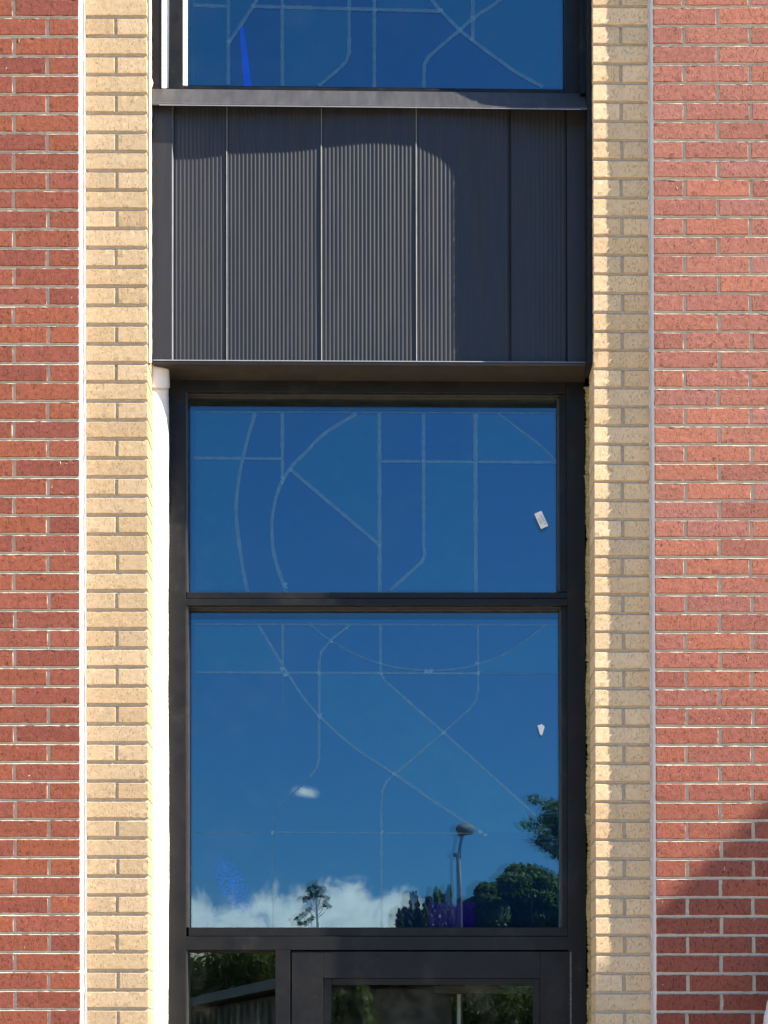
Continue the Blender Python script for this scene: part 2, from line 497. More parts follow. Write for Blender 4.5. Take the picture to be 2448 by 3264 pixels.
pl = thing('brick_pilaster', 'fully sunlit tan brick pilaster beside the white membrane strip', 'pilaster')
masonry('brick_face', pl, row_left, 468, -1, 271, 0.0, 0.16, [M['tan_brick'], M['tan_mortar']], lambda k, y: shade(tan_pal(k, y), .88), PROF_TAN, 0.0125, 0, 5, bl=197, hl=93.5)  # one brick for both pilasters; this sunlit copy is darkened in colour
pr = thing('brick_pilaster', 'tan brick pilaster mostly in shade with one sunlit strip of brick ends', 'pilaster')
masonry('brick_face', pr, row_right, 1889, 1, 2067, 0.0, 0.16, [M['tan_brick'], M['tan_mortar']], lambda k, y: shade(tan_pal(k, y), 1.18), PROF_TAN, 0.0105, 0, 11, bl=178, hl=86)  # shaded copy of that brick, with glare put into a lighter colour

def smears(parent, spots, mat, yf):
    mb = MB()
    for px, py, L_, w_, a_ in spots:
        n = 8; c = P(px, py, yf - .0016, False)
        top = mb.V(c); ring = []
        for k in range(n):
            q = 2 * math.pi * k / n; ex, ez = L_ * math.cos(q) * R.uniform(.7, 1.2), w_ * math.sin(q) * R.uniform(.6, 1.3)
            x_, z_ = ex * math.cos(a_) - ez * math.sin(a_), ex * math.sin(a_) + ez * math.cos(a_)
            ring.append(mb.V((c[0] + x_, yf + .0004, c[2] + z_)))
        for k in range(n): mb.F(top, ring[k], ring[(k + 1) % n])
    o = mb.build('mortar_smear', mat, parent); o['kind'] = 'stuff'; return o
smears(wl, [(228, 948, .007, .0016, 1.1), (238, 825, .006, .0012, .1), (92, 2472, .005, .003, .3)] + [(R.uniform(10, 240), R.uniform(0, 3260), R.uniform(.002, .008), R.uniform(.0008, .002), R.uniform(0, 3)) for _ in range(22)], M['grey_mortar'], A_RED)
smears(wr, [(2112, 2875, .008, .0014, 1.2)] + [(R.uniform(2110, 2440), R.uniform(0, 3260), R.uniform(.002, .008), R.uniform(.0008, .002), R.uniform(0, 3)) for _ in range(24)], M['grey_mortar'], A_RED)
def sealant_joint(parent, side):
    mb = MB()
    rows_ = []
    n = 330
    for i in range(n + 1):
        py = -1800 + (4936 + 1800) * i / n
        w = R.uniform(-1.2, 1.2)
        if side < 0:
            lean = 5 * py / 3264
            pts = [(249 + lean, A_RED + .004), (254 + lean + w, A_RED + .010), (260 + lean + w, -.012), (262 + lean + w, .000), (264 + lean + w, .008), (273 + lean, .0005)]
        else:
            lean = 11 * py / 3264
            pts = [(2085 + lean, A_RED + .004), (2080 + lean + w, A_RED + .014), (2075 + lean + w, -.014), (2071 + lean + w, .004), (2067 + lean, .001), (2064 + lean, .003)]
        rows_.append([mb.V(P(x, py, d, False)) for x, d in pts] + [mb.V(P(pts[-1][0], py, .05, False)), mb.V(P(pts[0][0], py, .05, False))])
    for A, B in zip(rows_, rows_[1:]):
        m_ = len(A)
        for j in range(m_):
            mb.F(A[j], B[j], B[(j + 1) % m_], A[(j + 1) % m_]) if side > 0 else mb.F(A[j], A[(j + 1) % m_], B[(j + 1) % m_], B[j])
    return mb.build('sealant_joint', M['sealant'], parent)
sealant_joint(pl, -1); sealant_joint(pr, 1)

# ------------------------------------------------------------------ membrane and foam strips beside the lower window
def strip(name, label, cat, side, mat, ytop):
    mb = MB(); rows_ = []
    n = 900
    y1 = 4930
    ph = R.uniform(0, 9)
    for i in range(n + 1):
        py = ytop + (y1 - ytop) * i / n
        t = py / 60.0
        wob = math.sin(t * 1.1 + ph) * .6 + math.sin(t * 2.7) * .4 + R.uniform(-.5, .5)
        if side < 0:
            fat = 4.0 if py < 1238 else 0.0
            rnd = clip((py - ytop) / 14.0, 0.25, 1) ** .5
            wx = wob * .8 + 1.5 * math.sin(py / 190.0)
            pts = [(480, .150), (487 + fat * .2, .146), (500, .149), (515, .158), (528 + fat + wx, .172), (535 + fat + wx, .188), (538 + fat + wx, .30)]
            gr = .012 if abs(py - 1240) < 3.5 else 0
            pts = [(484 + (x - 484) * rnd, d - (fat > 0) * .006 * rnd + gr) for x, d in pts]
        else:
            wx = wob * 3.2 + (R.uniform(-4, 4) if R.random() < .3 else 0)
            pts = [(1890, .152), (1884 + wob, .165 + R.uniform(-.004, .004)), (1878 + wx * .5, .20 + R.uniform(-.008, .008)), (1870 + wx * .4, .23), (1862 + wx, .262), (1857 + wx, .30)]
            pts = [(x + (6 if x < 1886 else 0) , d) for x, d in pts]
            pts = [(x - 4, d) for x, d in pts]
        warp = side > 0
        rows_.append([mb.V(P(x, py, d, warp)) for x, d in pts] + [mb.V(P(pts[-1][0], py, .34, warp)), mb.V(P(pts[0][0], py, .34, warp))])
    for A, B in zip(rows_, rows_[1:]):
        m_ = len(A)
        for j in range(m_): mb.F(A[j], B[j], B[(j + 1) % m_], A[(j + 1) % m_])
    mb.F(*rows_[0]); mb.F(*rows_[-1][::-1])
    o = mb.build(name, mat, None, smooth=(side < 0))
    return tag(o, label, cat)
strip('membrane_strip', 'glaring white membrane strip filling the gap left of the lower window frame', 'insulation', -1, M['white_board'], 1160)
strip('foam_strip', 'ragged mustard spray foam in the gap right of the lower window frame', 'insulation', 1, M['yellow_foam'], 1226)

mb = MB()
rows_ = []
for i in range(121):
    py = -900 + (1156 + 900) * i / 120
    w = R.uniform(-.7, .7) + (5 if 255 < py < 275 else 0)
    q = [(472.5, .03), (476, .024), (481.5 + w, .05), (483 + w, .09)]
    rows_.append([mb.V(P(x + 3 * py / 3264, py, d, False)) for x, d in q] + [mb.V(P(473, py, .09, False))])
for A, B in zip(rows_, rows_[1:]):
    for j in range(5): mb.F(A[j], B[j], B[(j + 1) % 5], A[(j + 1) % 5])
tag(mb.build('sealant_bead', M['white_sealant_lit_jamb']), 'thin white sealant bead between sunlit pilaster and dark spandrel', 'sealant')

# ------------------------------------------------------------------ spandrel
spn = thing('spandrel', 'dark ribbed metal spandrel between the upper and lower windows', 'spandrel')
def trim(name, parent, rects, mat, bevel=0.0012):
    mb = MB()
    for r_ in rects: mb.rect(*r_)
    return mb.build(name, mat, parent, bevel=bevel)
TOPL, BOTL = 330, 1150
FD = 0.150
def fluted(x0, x1):
    mb = MB()
    n = max(1, round((x1 - x0 - 6) / 13.0)); pitch = (x1 - x0 - 6) / n
    xs = [(x0, FD - .003), (x0 + 2, FD)]
    for i in range(n):
        a = x0 + 2 + i * pitch
        xs += [(a + pitch * .10, FD), (a + pitch * .28, FD - .0011), (a + pitch * .62, FD - .0011), (a + pitch * .80, FD)]
    xs += [(x1 - 4.6, FD), (x1 - 4.4, FD - .002), (x1 - .2, FD)]
    f = (D + FD) / D
    rows_ = []
    for py in np.linspace(TOPL - 10, BOTL + 2, 24):
        bow = .0009 * math.sin(py / 170.0 + x0)
        row = []
        for x, d in xs:
            p = P(x, py, FD); row.append(mb.V((p[0], d + bow, p[2])))
        rows_.append(row)
    for A, B in zip(rows_, rows_[1:]):
        for j in range(len(A) - 1): mb.F(A[j], B[j], B[j + 1], A[j + 1])
    # back sheet gives it a thickness
    a, b_, c_, d_ = rows_[0][0], rows_[0][-1], rows_[-1][-1], rows_[-1][0]
    k = [mb.V((mb.v[q][0], FD + .02, mb.v[q][2])) for q in (a, b_, c_, d_)]
    mb.F(*k); mb.F(a, b_, k[1], k[0]) ; mb.F(c_, d_, k[3], k[2]); mb.F(b_, c_, k[2], k[1]); mb.F(d_, a, k[0], k[3])
    fp = mb.build('fluted_panel', M['cladding'], spn)
    mb = MB()
    a = [P(x1 - 4.4, TOPL - 8, FD - .0052), P(x1 - .6, TOPL - 8, FD - .0011), P(x1 - .6, BOTL, FD - .0011), P(x1 - 4.4, BOTL, FD - .0052)]
    mb.hexa(a, [(p[0], FD + .004, p[2]) for p in a])
    mb.build('joint_strip', M['sunlit_edge'] if x1 < 1400 else M['cladding'], fp)  # light paint on sunlit seams, cladding colour on shaded ones
    return fp
for a, b_ in ((552, 726), (726, 1027), (1027, 1329), (1329, 1625), (1625, 1806)): fluted(a, b_)
trim('side_trim', spn, [(484, TOPL - 10, 548, BOTL, .134, .17)], M['cladding'])
trim('side_trim', spn, [(1806, TOPL - 10, 1872, BOTL, .134, .17)], M['cladding'])
trim('edge_flashing', spn, [(1871, -900, 1885, BOTL + 4, .030, .17)], M['frame'])
# bottom drip lip and soffit
trim('drip_edge', spn, [(486, 1147, 1873, 1152, .118, .17)], M['cladding'], 0.0008)
mb = MB()
a = [P(548, TOPL, .1335), P(553, TOPL, .150), P(553, BOTL - 4, .150), P(548, BOTL - 4, .1335)]
mb.hexa(a, [(p[0], .168, p[2]) for p in a]); mb.build('joint_strip', M['sunlit_edge'], spn)
mb = MB()
a = [P(488, 1146.3, .1185), P(1872, 1146.3, .1185), P(1872, 1149, .1165), P(488, 1149, .1165)]
mb.hexa(a, [(p[0], .13, p[2]) for p in a]); mb.build('drip_edge', M['sunlit_edge'], spn)
trim('soffit', spn, [(488, 1152.3, 1873, 1160, .120, .33)], M['soffit'], 0.0008)

# ------------------------------------------------------------------ upper window
uw = thing('window', 'upper window above the ribbed spandrel with sunlit grey sill', 'window')
lip = ctrl([400, 693, 785, 860, 1040, 1250, 1300, 1440, 1540, 1600, 1669, 1760, 1873, 2000], [.100, .0997, .101, .105, .107, .115, .116, .113, .103, .094, .078, .056, .034, .034])  # right end pushed forward to shape the curved shadow corner
mb = MB()
xs = np.linspace(484, 1873, 60)
rows_ = []
for x in xs:
    L_ = lip(x)
    pr_ = [(283, .148), (326, L_ + .010), (329, L_ + .001), (333, L_), (335.5, L_ + .001), (335.5, L_ + .004), (331, L_ + .014), (320, .152), (283, .152)]
    rows_.append([mb.V(P(x, y_, d)) for y_, d in pr_])
for A, B in zip(rows_, rows_[1:]):
    m_ = len(A)
    for j in range(m_): mb.F(A[j], A[(j + 1) % m_], B[(j + 1) % m_], B[j])
mb.F(*rows_[0][::-1]); mb.F(*rows_[-1])
ws = mb.build('window_sill', M['sill'], uw)
mb = MB(); rows_ = []
for x in xs[1:-1]:
    L_ = lip(x)
    rows_.append([mb.V(P(x, y_, d)) for y_, d in ((328.5, L_ + .0045), (334.5, L_ - .0015), (336, L_ - .0010), (336, L_ + .003))])
for A, B in zip(rows_, rows_[1:]):
    for j in range(4): mb.F(A[j], A[(j + 1) % 4], B[(j + 1) % 4], B[j])
mb.build('sill_nosing', M['sunlit_edge'], ws)
# head closure above the fluted panels so no gap shows behind the sill
trim('sill_backing', uw, [(486, 284, 1872, 345, .153, .30)], M['frame'], 0)
UWD = 0.16
trim('frame', uw, [(484, -900, 518, 282, .150, .30), (541, -900, 583, 282, UWD, .32), (1800, -900, 1850, 282, UWD, .32),
                   (1850.5, -900, 1871, 282, .10, .30), (583, 273, 1800, 282.5, UWD + .004, .32), (583, -900, 1800, -860, UWD, .32)], M['frame'])
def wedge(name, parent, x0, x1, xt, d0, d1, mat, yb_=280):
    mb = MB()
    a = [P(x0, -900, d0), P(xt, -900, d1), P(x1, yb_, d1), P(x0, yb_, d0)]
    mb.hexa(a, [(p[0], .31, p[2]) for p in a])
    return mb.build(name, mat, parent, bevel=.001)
wedge('lit_jamb_face', uw, 516, 538, 548, .146, .172, M['white_sealant_lit_jamb'])  # sunshine on the jamb returns painted as white strips
wedge('lit_jamb_face', uw, 582, 596, 600, .166, .190, M['white_sealant_lit_jamb'], 270)

# ------------------------------------------------------------------ lower window and frames
lw = thing('window', 'tall lower window under the spandrel reflecting blue sky and trees', 'window')
FW, GD, LD = 0.280, 0.338, 0.363
fr_rects = [
    ('jamb', [(537, 1190, 592, 4930, FW, .45)]),
    ('jamb', [(1803, 1190, 1860, 4930, FW, .45)]),
    ('head', [(592.3, 1190, 1802.7, 1248, FW, .45)]),
    ('inner_jamb', [(1779, 1248.3, 1802.5, 1886, FW + .022, .45)]),
    ('inner_jamb', [(1784, 1931, 1802.5, 2982, FW + .022, .45)]),
    ('transom', [(592.3, 1908, 1802.7, 1930, FW, .45), (594, 1888, 1802.5, 1907.4, FW + .012, .45)]),
    ('sill_rail', [(592.3, 2985, 1802.7, 3028, FW, .45), (600.5, 2956, 1802.5, 2984.5, FW + .014, .45)]),
    ('mullion', [(875, 3028.3, 922, 4930, FW, .45)]),
]
for nme, rc in fr_rects: trim(nme, lw, rc, M['frame'], .0014)
# glazing stops deeper in the reveals
trim('glazing_stop', lw, [(592.3, 1248.3, 1778.7, 1258, FW + .022, .45), (592.3, 1258.2, 1778.7, 1266, FW + .040, .45)], M['inner_frame'], .001)
trim('glazing_stop', lw, [(592.3, 1930.3, 1783.7, 1938, FW + .022, .45), (592.3, 1938.2, 1783.7, 1946, FW + .040, .45)], M['inner_frame'], .001)
trim('jamb_return', lw, [(592.2, 1248.3, 597, 1887, FW + .004, .45)], M['inner_frame'], 0)
trim('jamb_return', lw, [(592.2, 1930.5, 600, 2955.5, FW + .004, .45)], M['inner_frame'], 0)
trim('jamb_return', lw, [(592.2, 3028.4, 597, 4930, FW + .004, .45)], M['inner_frame'], 0)
trim('jamb_return', lw, [(1772, 1266.5, 1778.8, 1886, FW + .03, .45), (1777, 1946.5, 1783.8, 2955.5, FW + .03, .45)], M['inner_frame'], 0)
trim('sidelight_head', lw, [(597.3, 3028.4, 874.7, 3034, FW + .03, .45)], M['frame'], .001)

def pane(x0, y0, x1, y1, d, parent, mat, name='glass_pane'):
    mb = MB(); mb.rect(x0, y0, x1, y1, d, d + .006)
    return mb.build(name, mat, parent)
def bigpane(x0, y0, x1, y1, d, parent, mat):
    # a single sheet (one reflecting surface, no parallel double)
    mb = MB()
    q = [P(x, y, d) for x, y in ((x0, y0), (x1, y0), (x1, y1), (x0, y1))]
    z = [mb.V(p) for p in q]; mb.F(z[3], z[2], z[1], z[0])
    o = mb.build('glass_pane', mat, parent)
    return o
bigpane(584, -890, 1799, 272, .200, uw, M['pane'])
bigpane(560, 1200, 1800, 1900, GD, lw, M['pane'])
bigpane(560, 1910, 1800, 2975, GD, lw, M['pane'])
bigpane(560, 3032, 880, 4900, GD, lw, M['pane_low'])

# ------------------------------------------------------------------ leaded glass behind the outer panes
def resample(pts, step=9):
    outp = [pts[0]]
    for a, b_ in zip(pts, pts[1:]):
        L_ = math.hypot(b_[0] - a[0], b_[1] - a[1]); n = max(1, int(L_ / step))
        for i in range(1, n + 1): outp.append((a[0] + (b_[0] - a[0]) * i / n, a[1] + (b_[1] - a[1]) * i / n))
    return outp
def smooth_curve(pts):
    if len(pts) < 4: return pts
    p = [Vector((*q, 0)) for q in pts]; res = []
    for i in range(len(p) - 1):
        p0 = p[max(i - 1, 0)]; p1 = p[i]; p2 = p[i + 1]; p3 = p[min(i + 2, len(p) - 1)]
        for k in range(6):
            t = k / 6
            q = .5 * ((2 * p1) + (-p0 + p2) * t + (2 * p0 - 5 * p1 + 4 * p2 - p3) * t * t + (-p0 + 3 * p1 - 3 * p2 + p3) * t ** 3)
            res.append((q.x, q.y))
    res.append(pts[-1]); return res
def came(mb, pts, w, d, curve=False):
    if curve: pts = smooth_curve(pts)
    pts = resample(pts, 14)
    prev = None
    for i, p in enumerate(pts):
        a = pts[max(i - 1, 0)]; b_ = pts[min(i + 1, len(pts) - 1)]
        tx, ty = b_[0] - a[0], b_[1] - a[1]; L_ = math.hypot(tx, ty) or 1
        nx_, ny_ = -ty / L_, tx / L_
        ww = w * .5 * R.uniform(.86, 1.14)
        ring = [mb.V(P(p[0] + nx_ * ww, p[1] + ny_ * ww, d)), mb.V(P(p[0], p[1], d - .002)), mb.V(P(p[0] - nx_ * ww, p[1] - ny_ * ww, d))]
        if prev:
            for j in range(2): mb.F(prev[j], ring[j], ring[j + 1], prev[j + 1])
        prev = ring
def blob(mb, x, y, r, d):
    n = 9; c = mb.V(P(x, y, d - .0035)); ring = []
    for k in range(n):
        rr = r * .72 * R.uniform(.5, 1.35); a = 2 * math.pi * k / n
        ring.append(mb.V(P(x + rr * math.cos(a), y + rr * math.sin(a), d - .0002)))
    for k in range(n): mb.F(c, ring[k], ring[(k + 1) % n])
def poly(parent, name, pts, d, mat, label=None):
    mb = MB()
    f_ = [mb.V(P(x, y, d)) for x, y in pts]; b_ = [mb.V((mb.v[i][0], d + .0015, mb.v[i][2])) for i in f_]
    mb.F(*f_); mb.F(*b_[::-1])
    for i in range(len(f_)): mb.F(f_[i], f_[(i + 1) % len(f_)], b_[(i + 1) % len(f_)], b_[i])
    o = mb.build(name, mat, parent)
    if label: o['label'] = label
    return o
def leaded(parent, box, lines, blobs, cells, d, tilt=0.0):
    mb = MB(); mb.rect(*box, d, d + .004)
    base = mb.build('leaded_glass', M['g_blue'], parent)
    for name, pts, mat in cells: poly(base, name, pts, d - .0022, mat)
    mb = MB()
    for w, pts, cv_ in lines: came(mb, pts, w, d - .0044, cv_)
    mb.build('lead_line', M['lead'], base)
    mb = MB()
    for x, y, r_ in blobs: blob(mb, x, y, r_, d - .0056)
    mb.build('solder_joint', M['solder'], base)
    return base
teal, blue, purple, cobalt = 'teal_glass', 'blue_glass', 'purple_glass', 'light_streak'
W1 = 11
up = leaded(uw, (584, -880, 1799, 271), [
    (W1, [(616, 15), (727, 17)], 0), (W1, [(807, 16), (1403, 24)], 0), (W1, [(728, -500), (728, 268)], 0),
    (W1, [(900, -500), (900, 269)], 0), (W1, [(1113, -500), (1113, 160), (1103, 190), (1070, 222), (1015, 268)], 0),
    (W1, [(1193, -500), (1193, 271)], 0), (W1, [(1507, -500), (1507, 112)], 0), (W1, [(850, -60), (807, 16), (735, 125)], 0),
    (W1, [(1300, -110), (1403, 22), (1465, 85), (1510, 120), (1570, 165), (1640, 215), (1730, 264)], 0),
    (W1, [(1640, -50), (1575, 0), (1508, 45), (1465, 85), (1400, 140), (1365, 172), (1353, 195), (1350, 271)], 0),
    (3, [(1781, 30), (1781, 260)], 0), (2.5, [(618, -400), (618, 268)], 0)],
    [(807, 16, 9), (900, 15, 9), (1113, 18, 10), (1193, 20, 10), (1403, 22, 11), (1465, 85, 12), (1508, 45, 11), (1503, 115, 10), (732, 130, 12)],
    [(teal, [(586, -400), (728, -400), (728, 270), (586, 270)], M['g_teal']),
     (teal, [(729, -400), (820, -100), (850, -60), (807, 16), (735, 125), (729, 125)], M['g_teal']),
     (teal, [(900, 20), (1113, 20), (1113, 160), (1103, 190), (1070, 222), (1015, 268), (900, 270)], M['g_teal']),
     (teal, [(1507, -300), (1797, -300), (1797, 268), (1735, 266), (1640, 215), (1570, 165), (1510, 120), (1507, 112)], M['g_teal']),
     (teal, [(1205, -300), (1500, -300), (1500, 50), (1465, 85), (1403, 22), (1205, 20)], M['g_teal']),
     (cobalt, [(764, 92), (774, 74), (784, 130), (793, 200), (802, 271), (777, 271), (770, 180)], M['g_light_streak'])], .225)
mid = leaded(lw, (560, 1300, 1810, 1905), [
    (4, [(620, 1312), (1775, 1312)], 0), (9, [(620, 1459), (900, 1461)], 0), (9, [(1210, 1468), (1772, 1470)], 0),
    (W1, [(899, 1315), (899, 1520)], 0), (12, [(1207, 1315), (1207, 1900)], 0),
    (W1, [(1347, 1315), (1347, 1740), (1351, 1765), (1341, 1790), (1238, 1884)], 0), (13, [(1512, 1315), (1512, 1900)], 0),
    (W1, [(812, 1315), (773, 1460), (756, 1564), (753, 1652), (767, 1771), (787, 1882), (792, 1900)], 1),
    (W1, [(1135, 1315), (1033, 1380), (974, 1439), (922, 1493), (885, 1564), (868, 1638), (866, 1697), (873, 1771), (903, 1867), (915, 1900)], 1),
    (W1, [(922, 1493), (1207, 1737)], 0), (7, [(1586, 1315), (1652, 1365), (1719, 1416), (1768, 1468), (1780, 1482)], 1)],
    [(900, 1522, 12), (898, 1535, 8), (904, 1862, 12), (908, 1872, 9), (1206, 1737, 9), (1347, 1468, 8), (924, 1495, 9), (620, 1460, 4), (893, 1460, 6)],
    [(teal, [(622, 1314), (811, 1314), (773, 1458), (622, 1458)], M['g_teal']),
     (teal, [(622, 1462), (771, 1462), (756, 1564), (753, 1652), (767, 1771), (787, 1882), (622, 1882)], M['g_teal']),
     (teal, [(1140, 1320), (1205, 1320), (1205, 1733), (924, 1492), (974, 1439), (1033, 1382)], M['g_teal']),
     (teal, [(1349, 1472), (1510, 1472), (1510, 1882), (1245, 1882), (1341, 1792), (1351, 1766)], M['g_teal']),
     (teal, [(1515, 1316), (1584, 1318), (1652, 1368), (1717, 1418), (1764, 1466), (1515, 1466)], M['g_teal'])], LD)
low = leaded(lw, (560, 1975, 1810, 2990), [
    (5, [(620, 1990), (1775, 1992)], 0), (7, [(620, 2143), (1520, 2146)], 0), (3, [(1520, 2146), (1775, 2148)], 0),
    (3.2, [(620, 2653), (868, 2653)], 0), (4.5, [(868, 2653), (1534, 2656)], 0),
    (8, [(900, 1992), (900, 2150)], 0), (3, [(901, 2150), (901, 2252)], 0), (8, [(1210, 1992), (1210, 2148)], 0),
    (6, [(1519, 1992), (1519, 2200), (1512, 2235), (1490, 2262), (1409, 2334)], 0), (7, [(1409, 2334), (1254, 2467), (1228, 2492), (1215, 2522), (1212, 2580), (1212, 2980)], 0),
    (8, [(1114, 1992), (1052, 2040), (1022, 2078), (1016, 2110), (1015, 2300), (1015, 2420), (1007, 2450), (985, 2478)], 0),
    (3.4, [(985, 2478), (930, 2530), (890, 2563), (873, 2590), (868, 2650), (868, 2980)], 0),
    (8, [(823, 1992), (903, 2125), (959, 2213), (1014, 2280), (1121, 2378), (1254, 2467), (1387, 2560), (1534, 2656)], 1),
    (5, [(989, 1992), (1055, 2044), (1151, 2095), (1254, 2126), (1357, 2137), (1446, 2132), (1520, 2117), (1623, 2073), (1734, 1992)], 1),
    (8, [(1210, 2147), (1225, 2170), (1409, 2334), (1667, 2567), (1700, 2600)], 0)],
    [(899, 2132, 11), (908, 2150, 10), (1015, 2280, 12), (1019, 2288, 7), (1055, 2044, 8), (1409, 2334, 11), (1254, 2467, 10), (868, 2653, 9),
     (1216, 2653, 9), (1519, 2146, 10), (1517, 2115, 10), (1210, 2113, 9), (1210, 2146, 9), (1356, 2141, 12), (1368, 2141, 12), (1524, 2650, 10), (1540, 2660, 8), (1015, 2146, 9), (622, 2142, 4)],
    [(teal, [(622, 1996), (822, 1996), (900, 2128), (900, 2141), (622, 2141)], M['g_teal']),
     (teal, [(1015, 2148), (1210, 2150), (1408, 2334), (1254, 2465), (1121, 2376), (1017, 2282)], M['g_teal']),
     (teal, [(1410, 2336), (1665, 2568), (1695, 2655), (1536, 2654), (1387, 2558), (1256, 2467)], M['g_teal']),
     (teal, [(1522, 2118), (1623, 2075), (1734, 1996), (1772, 1996), (1772, 2144), (1522, 2144)], M['g_teal']),
     (purple, [(1362, 2876), (1506, 2874), (1508, 2980), (1362, 2980)], M['g_purple']),
     ], LD)
low.rotation_euler = (0, 0, .002)
# refracted sunlight spot painted as a rippled blue patch
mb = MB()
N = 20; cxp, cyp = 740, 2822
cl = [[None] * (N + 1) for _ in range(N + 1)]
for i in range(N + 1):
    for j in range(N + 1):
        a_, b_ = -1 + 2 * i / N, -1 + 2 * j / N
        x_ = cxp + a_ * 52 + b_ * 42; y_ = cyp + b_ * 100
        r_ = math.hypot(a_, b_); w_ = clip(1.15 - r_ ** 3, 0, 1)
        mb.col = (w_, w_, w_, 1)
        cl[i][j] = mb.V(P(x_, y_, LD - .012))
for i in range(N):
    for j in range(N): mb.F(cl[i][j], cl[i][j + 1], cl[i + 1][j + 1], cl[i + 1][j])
mb.build('sun_spot_patch', M['g_sun_spot'], low, color=True)

# ------------------------------------------------------------------ door
dr = thing('door', 'black glazed entrance door below the tall window', 'door')
DF = FW + .004
trim('stile', dr, [(926.5, 3033, 1026, 4925, DF, .34)], M['frame'], .0012)
trim('stile', dr, [(1713, 3033, 1805, 4925, DF, .34)], M['frame'], .0012)
trim('top_rail', dr, [(1026.3, 3033, 1712.7, 3118, DF, .34)], M['frame'], .0012)
trim('bottom_rail', dr, [(1026.3, 4680, 1712.7, 4925, DF, .34)], M['frame'], .0012)
trim('glass_stop', dr, [(1026.5, 3118.5, 1052, 4679, DF + .010, .34), (1690, 3118.5, 1712.5, 4679, DF + .010, .34), (1052.3, 3118.5, 1689.7, 3139, DF + .010, .34)], M['frame'], .0012)
bigpane(1050, 3136, 1692, 4682, DF + .024, dr, M['pane_low'])
hg = MB()
for k in range(0, 44):
    y0_ = 3034 + k * 43.2
    hg.rect(1806.5, y0_, 1812.5, y0_ + 41.5, FW - .004, .34)
hg.build('hinge', M['steel'], dr, bevel=.001)
mb = MB(); hx = 975
p0 = P(hx, 3900, DF); p1 = P(hx, 4300, DF)
mb.tube([(p0[0], DF, p0[2]), (p0[0], DF - .06, p0[2]), (p1[0], DF - .06, p1[2]), (p1[0], DF, p1[2])], .011, 12)
mb.build('handle', M['steel'], dr, smooth=True)
cl_ = MB(); cl_.rect(1378, 3140, 1690, 3168, DF + .045, .36); cl_.build('door_closer', M['frame'], dr, bevel=.002)

# room behind the glass, dark
mb = MB()
x0_, x1_ = -1.2, 1.2
def wallbox(lo, hi): mb.box(lo, hi)
wallbox((x0_, 3.2, 0), (x1_, 3.3, 8.6)); wallbox((x0_ - .1, .46, 0), (x0_, 3.3, 8.6)); wallbox((x1_, .46, 0), (x1_ + .1, 3.3, 8.6))
wallbox((x0_, .46, 8.6), (x1_, 3.3, 8.7)); wallbox((x0_, .60, 2.75), (x1_, 3.2, 2.85))
tag(mb.build('interior_walls', M['room_dark']), kind='structure')
mb = MB(); a = P(1457, 3140, .5); mb.tube([(a[0], .55, 0.02), (a[0], .55, 2.7)], .008, 10)
mb.lathe((a[0], .55, 0.0), [(.06, 0), (.06, .012), (.012, .02)], 16)
tag(mb.build('pole', plain('pale_pole', (.5, .5, .48), .5), None, smooth=False), 'thin pale upright pole seen through the door glass', 'pole')
# backing of the wall around the openings
mb = MB()
mb.rect(478, -900, 537, 4930, .335, .46); mb.rect(1861, -900, 1900, 4930, .345, .46)
mb.rect(478, 1161, 1900, 1189, .335, .46)
mb.rect(478, 346, 1900, 1146, .175, .46)
tag(mb.build('opening_backing', M['frame']), kind='structure')

# ------------------------------------------------------------------ sticker and scrap on the glass
st = thing('sticker', 'small white tilted label with green print on the upper right of the lower window', 'sticker')
cxs, cys = P(1720, 1656, GD - .002)[0], P(1720, 1656, GD - .002)[2]
def rot2(x, z, ang): return (x * math.cos(ang) - z * math.sin(ang), x * math.sin(ang) + z * math.cos(ang))
def card(parent, name, pts, cx_, cz_, ang, y0, y1, mat):
    mb = MB(); q = [rot2(x, z, ang) for x, z in pts]
    f_ = [mb.V((cx_ + x, y0, cz_ + z)) for x, z in q]; b_ = [mb.V((cx_ + x, y1, cz_ + z)) for x, z in q]
    mb.F(*f_); mb.F(*b_[::-1])
    for i in range(len(q)): mb.F(f_[i], b_[i], b_[(i + 1) % len(q)], f_[(i + 1) % len(q)])
    return mb.build(name, mat, parent)
w_, h_ = .0145, .031; rr = .003
rp = []
for sx, sz, a0 in ((1, 1, 0), (-1, 1, 90), (-1, -1, 180), (1, -1, 270)):
    for k in range(4):
        a_ = math.radians(a0 + k * 30); rp.append((sx * (w_ - rr) + rr * math.cos(a_), sz * (h_ - rr) + rr * math.sin(a_)))
ANG = math.radians(24)
card(st, 'paper_label', rp, cxs, cys, ANG, GD - .006, GD - .0042, M['paper'])
for txt, off in (("LOW E", .0062), ("LITE", -.0062)):
    cu = bpy.data.curves.new('printed_text', 'FONT'); cu.body = txt; cu.size = .0125; cu.extrude = .00015
    cu.align_x = 'CENTER'; cu.align_y = 'CENTER'
    o = bpy.data.objects.new('printed_text', cu); C.objects.link(o); o.parent = st
    ox, oz = rot2(off, -.002, ANG)
    o.location = (cxs + ox, GD - .0064, cys + oz)
    o.rotation_euler = (math.radians(90), math.radians(90) - ANG, 0)
    cu.materials.append(M['print_green'])
    bpy.context.view_layer.update()
    me_ = bpy.data.meshes.new_from_object(o.evaluated_get(bpy.context.evaluated_depsgraph_get()))
    o2 = bpy.data.objects.new('printed_text', me_); C.objects.link(o2); o2.parent = st; o2.location = o.location; o2.rotation_euler = o.rotation_euler
    if not me_.materials: me_.materials.append(M['print_green'])
    bpy.data.objects.remove(o)
ps = P(1718, 2328, GD - .002)
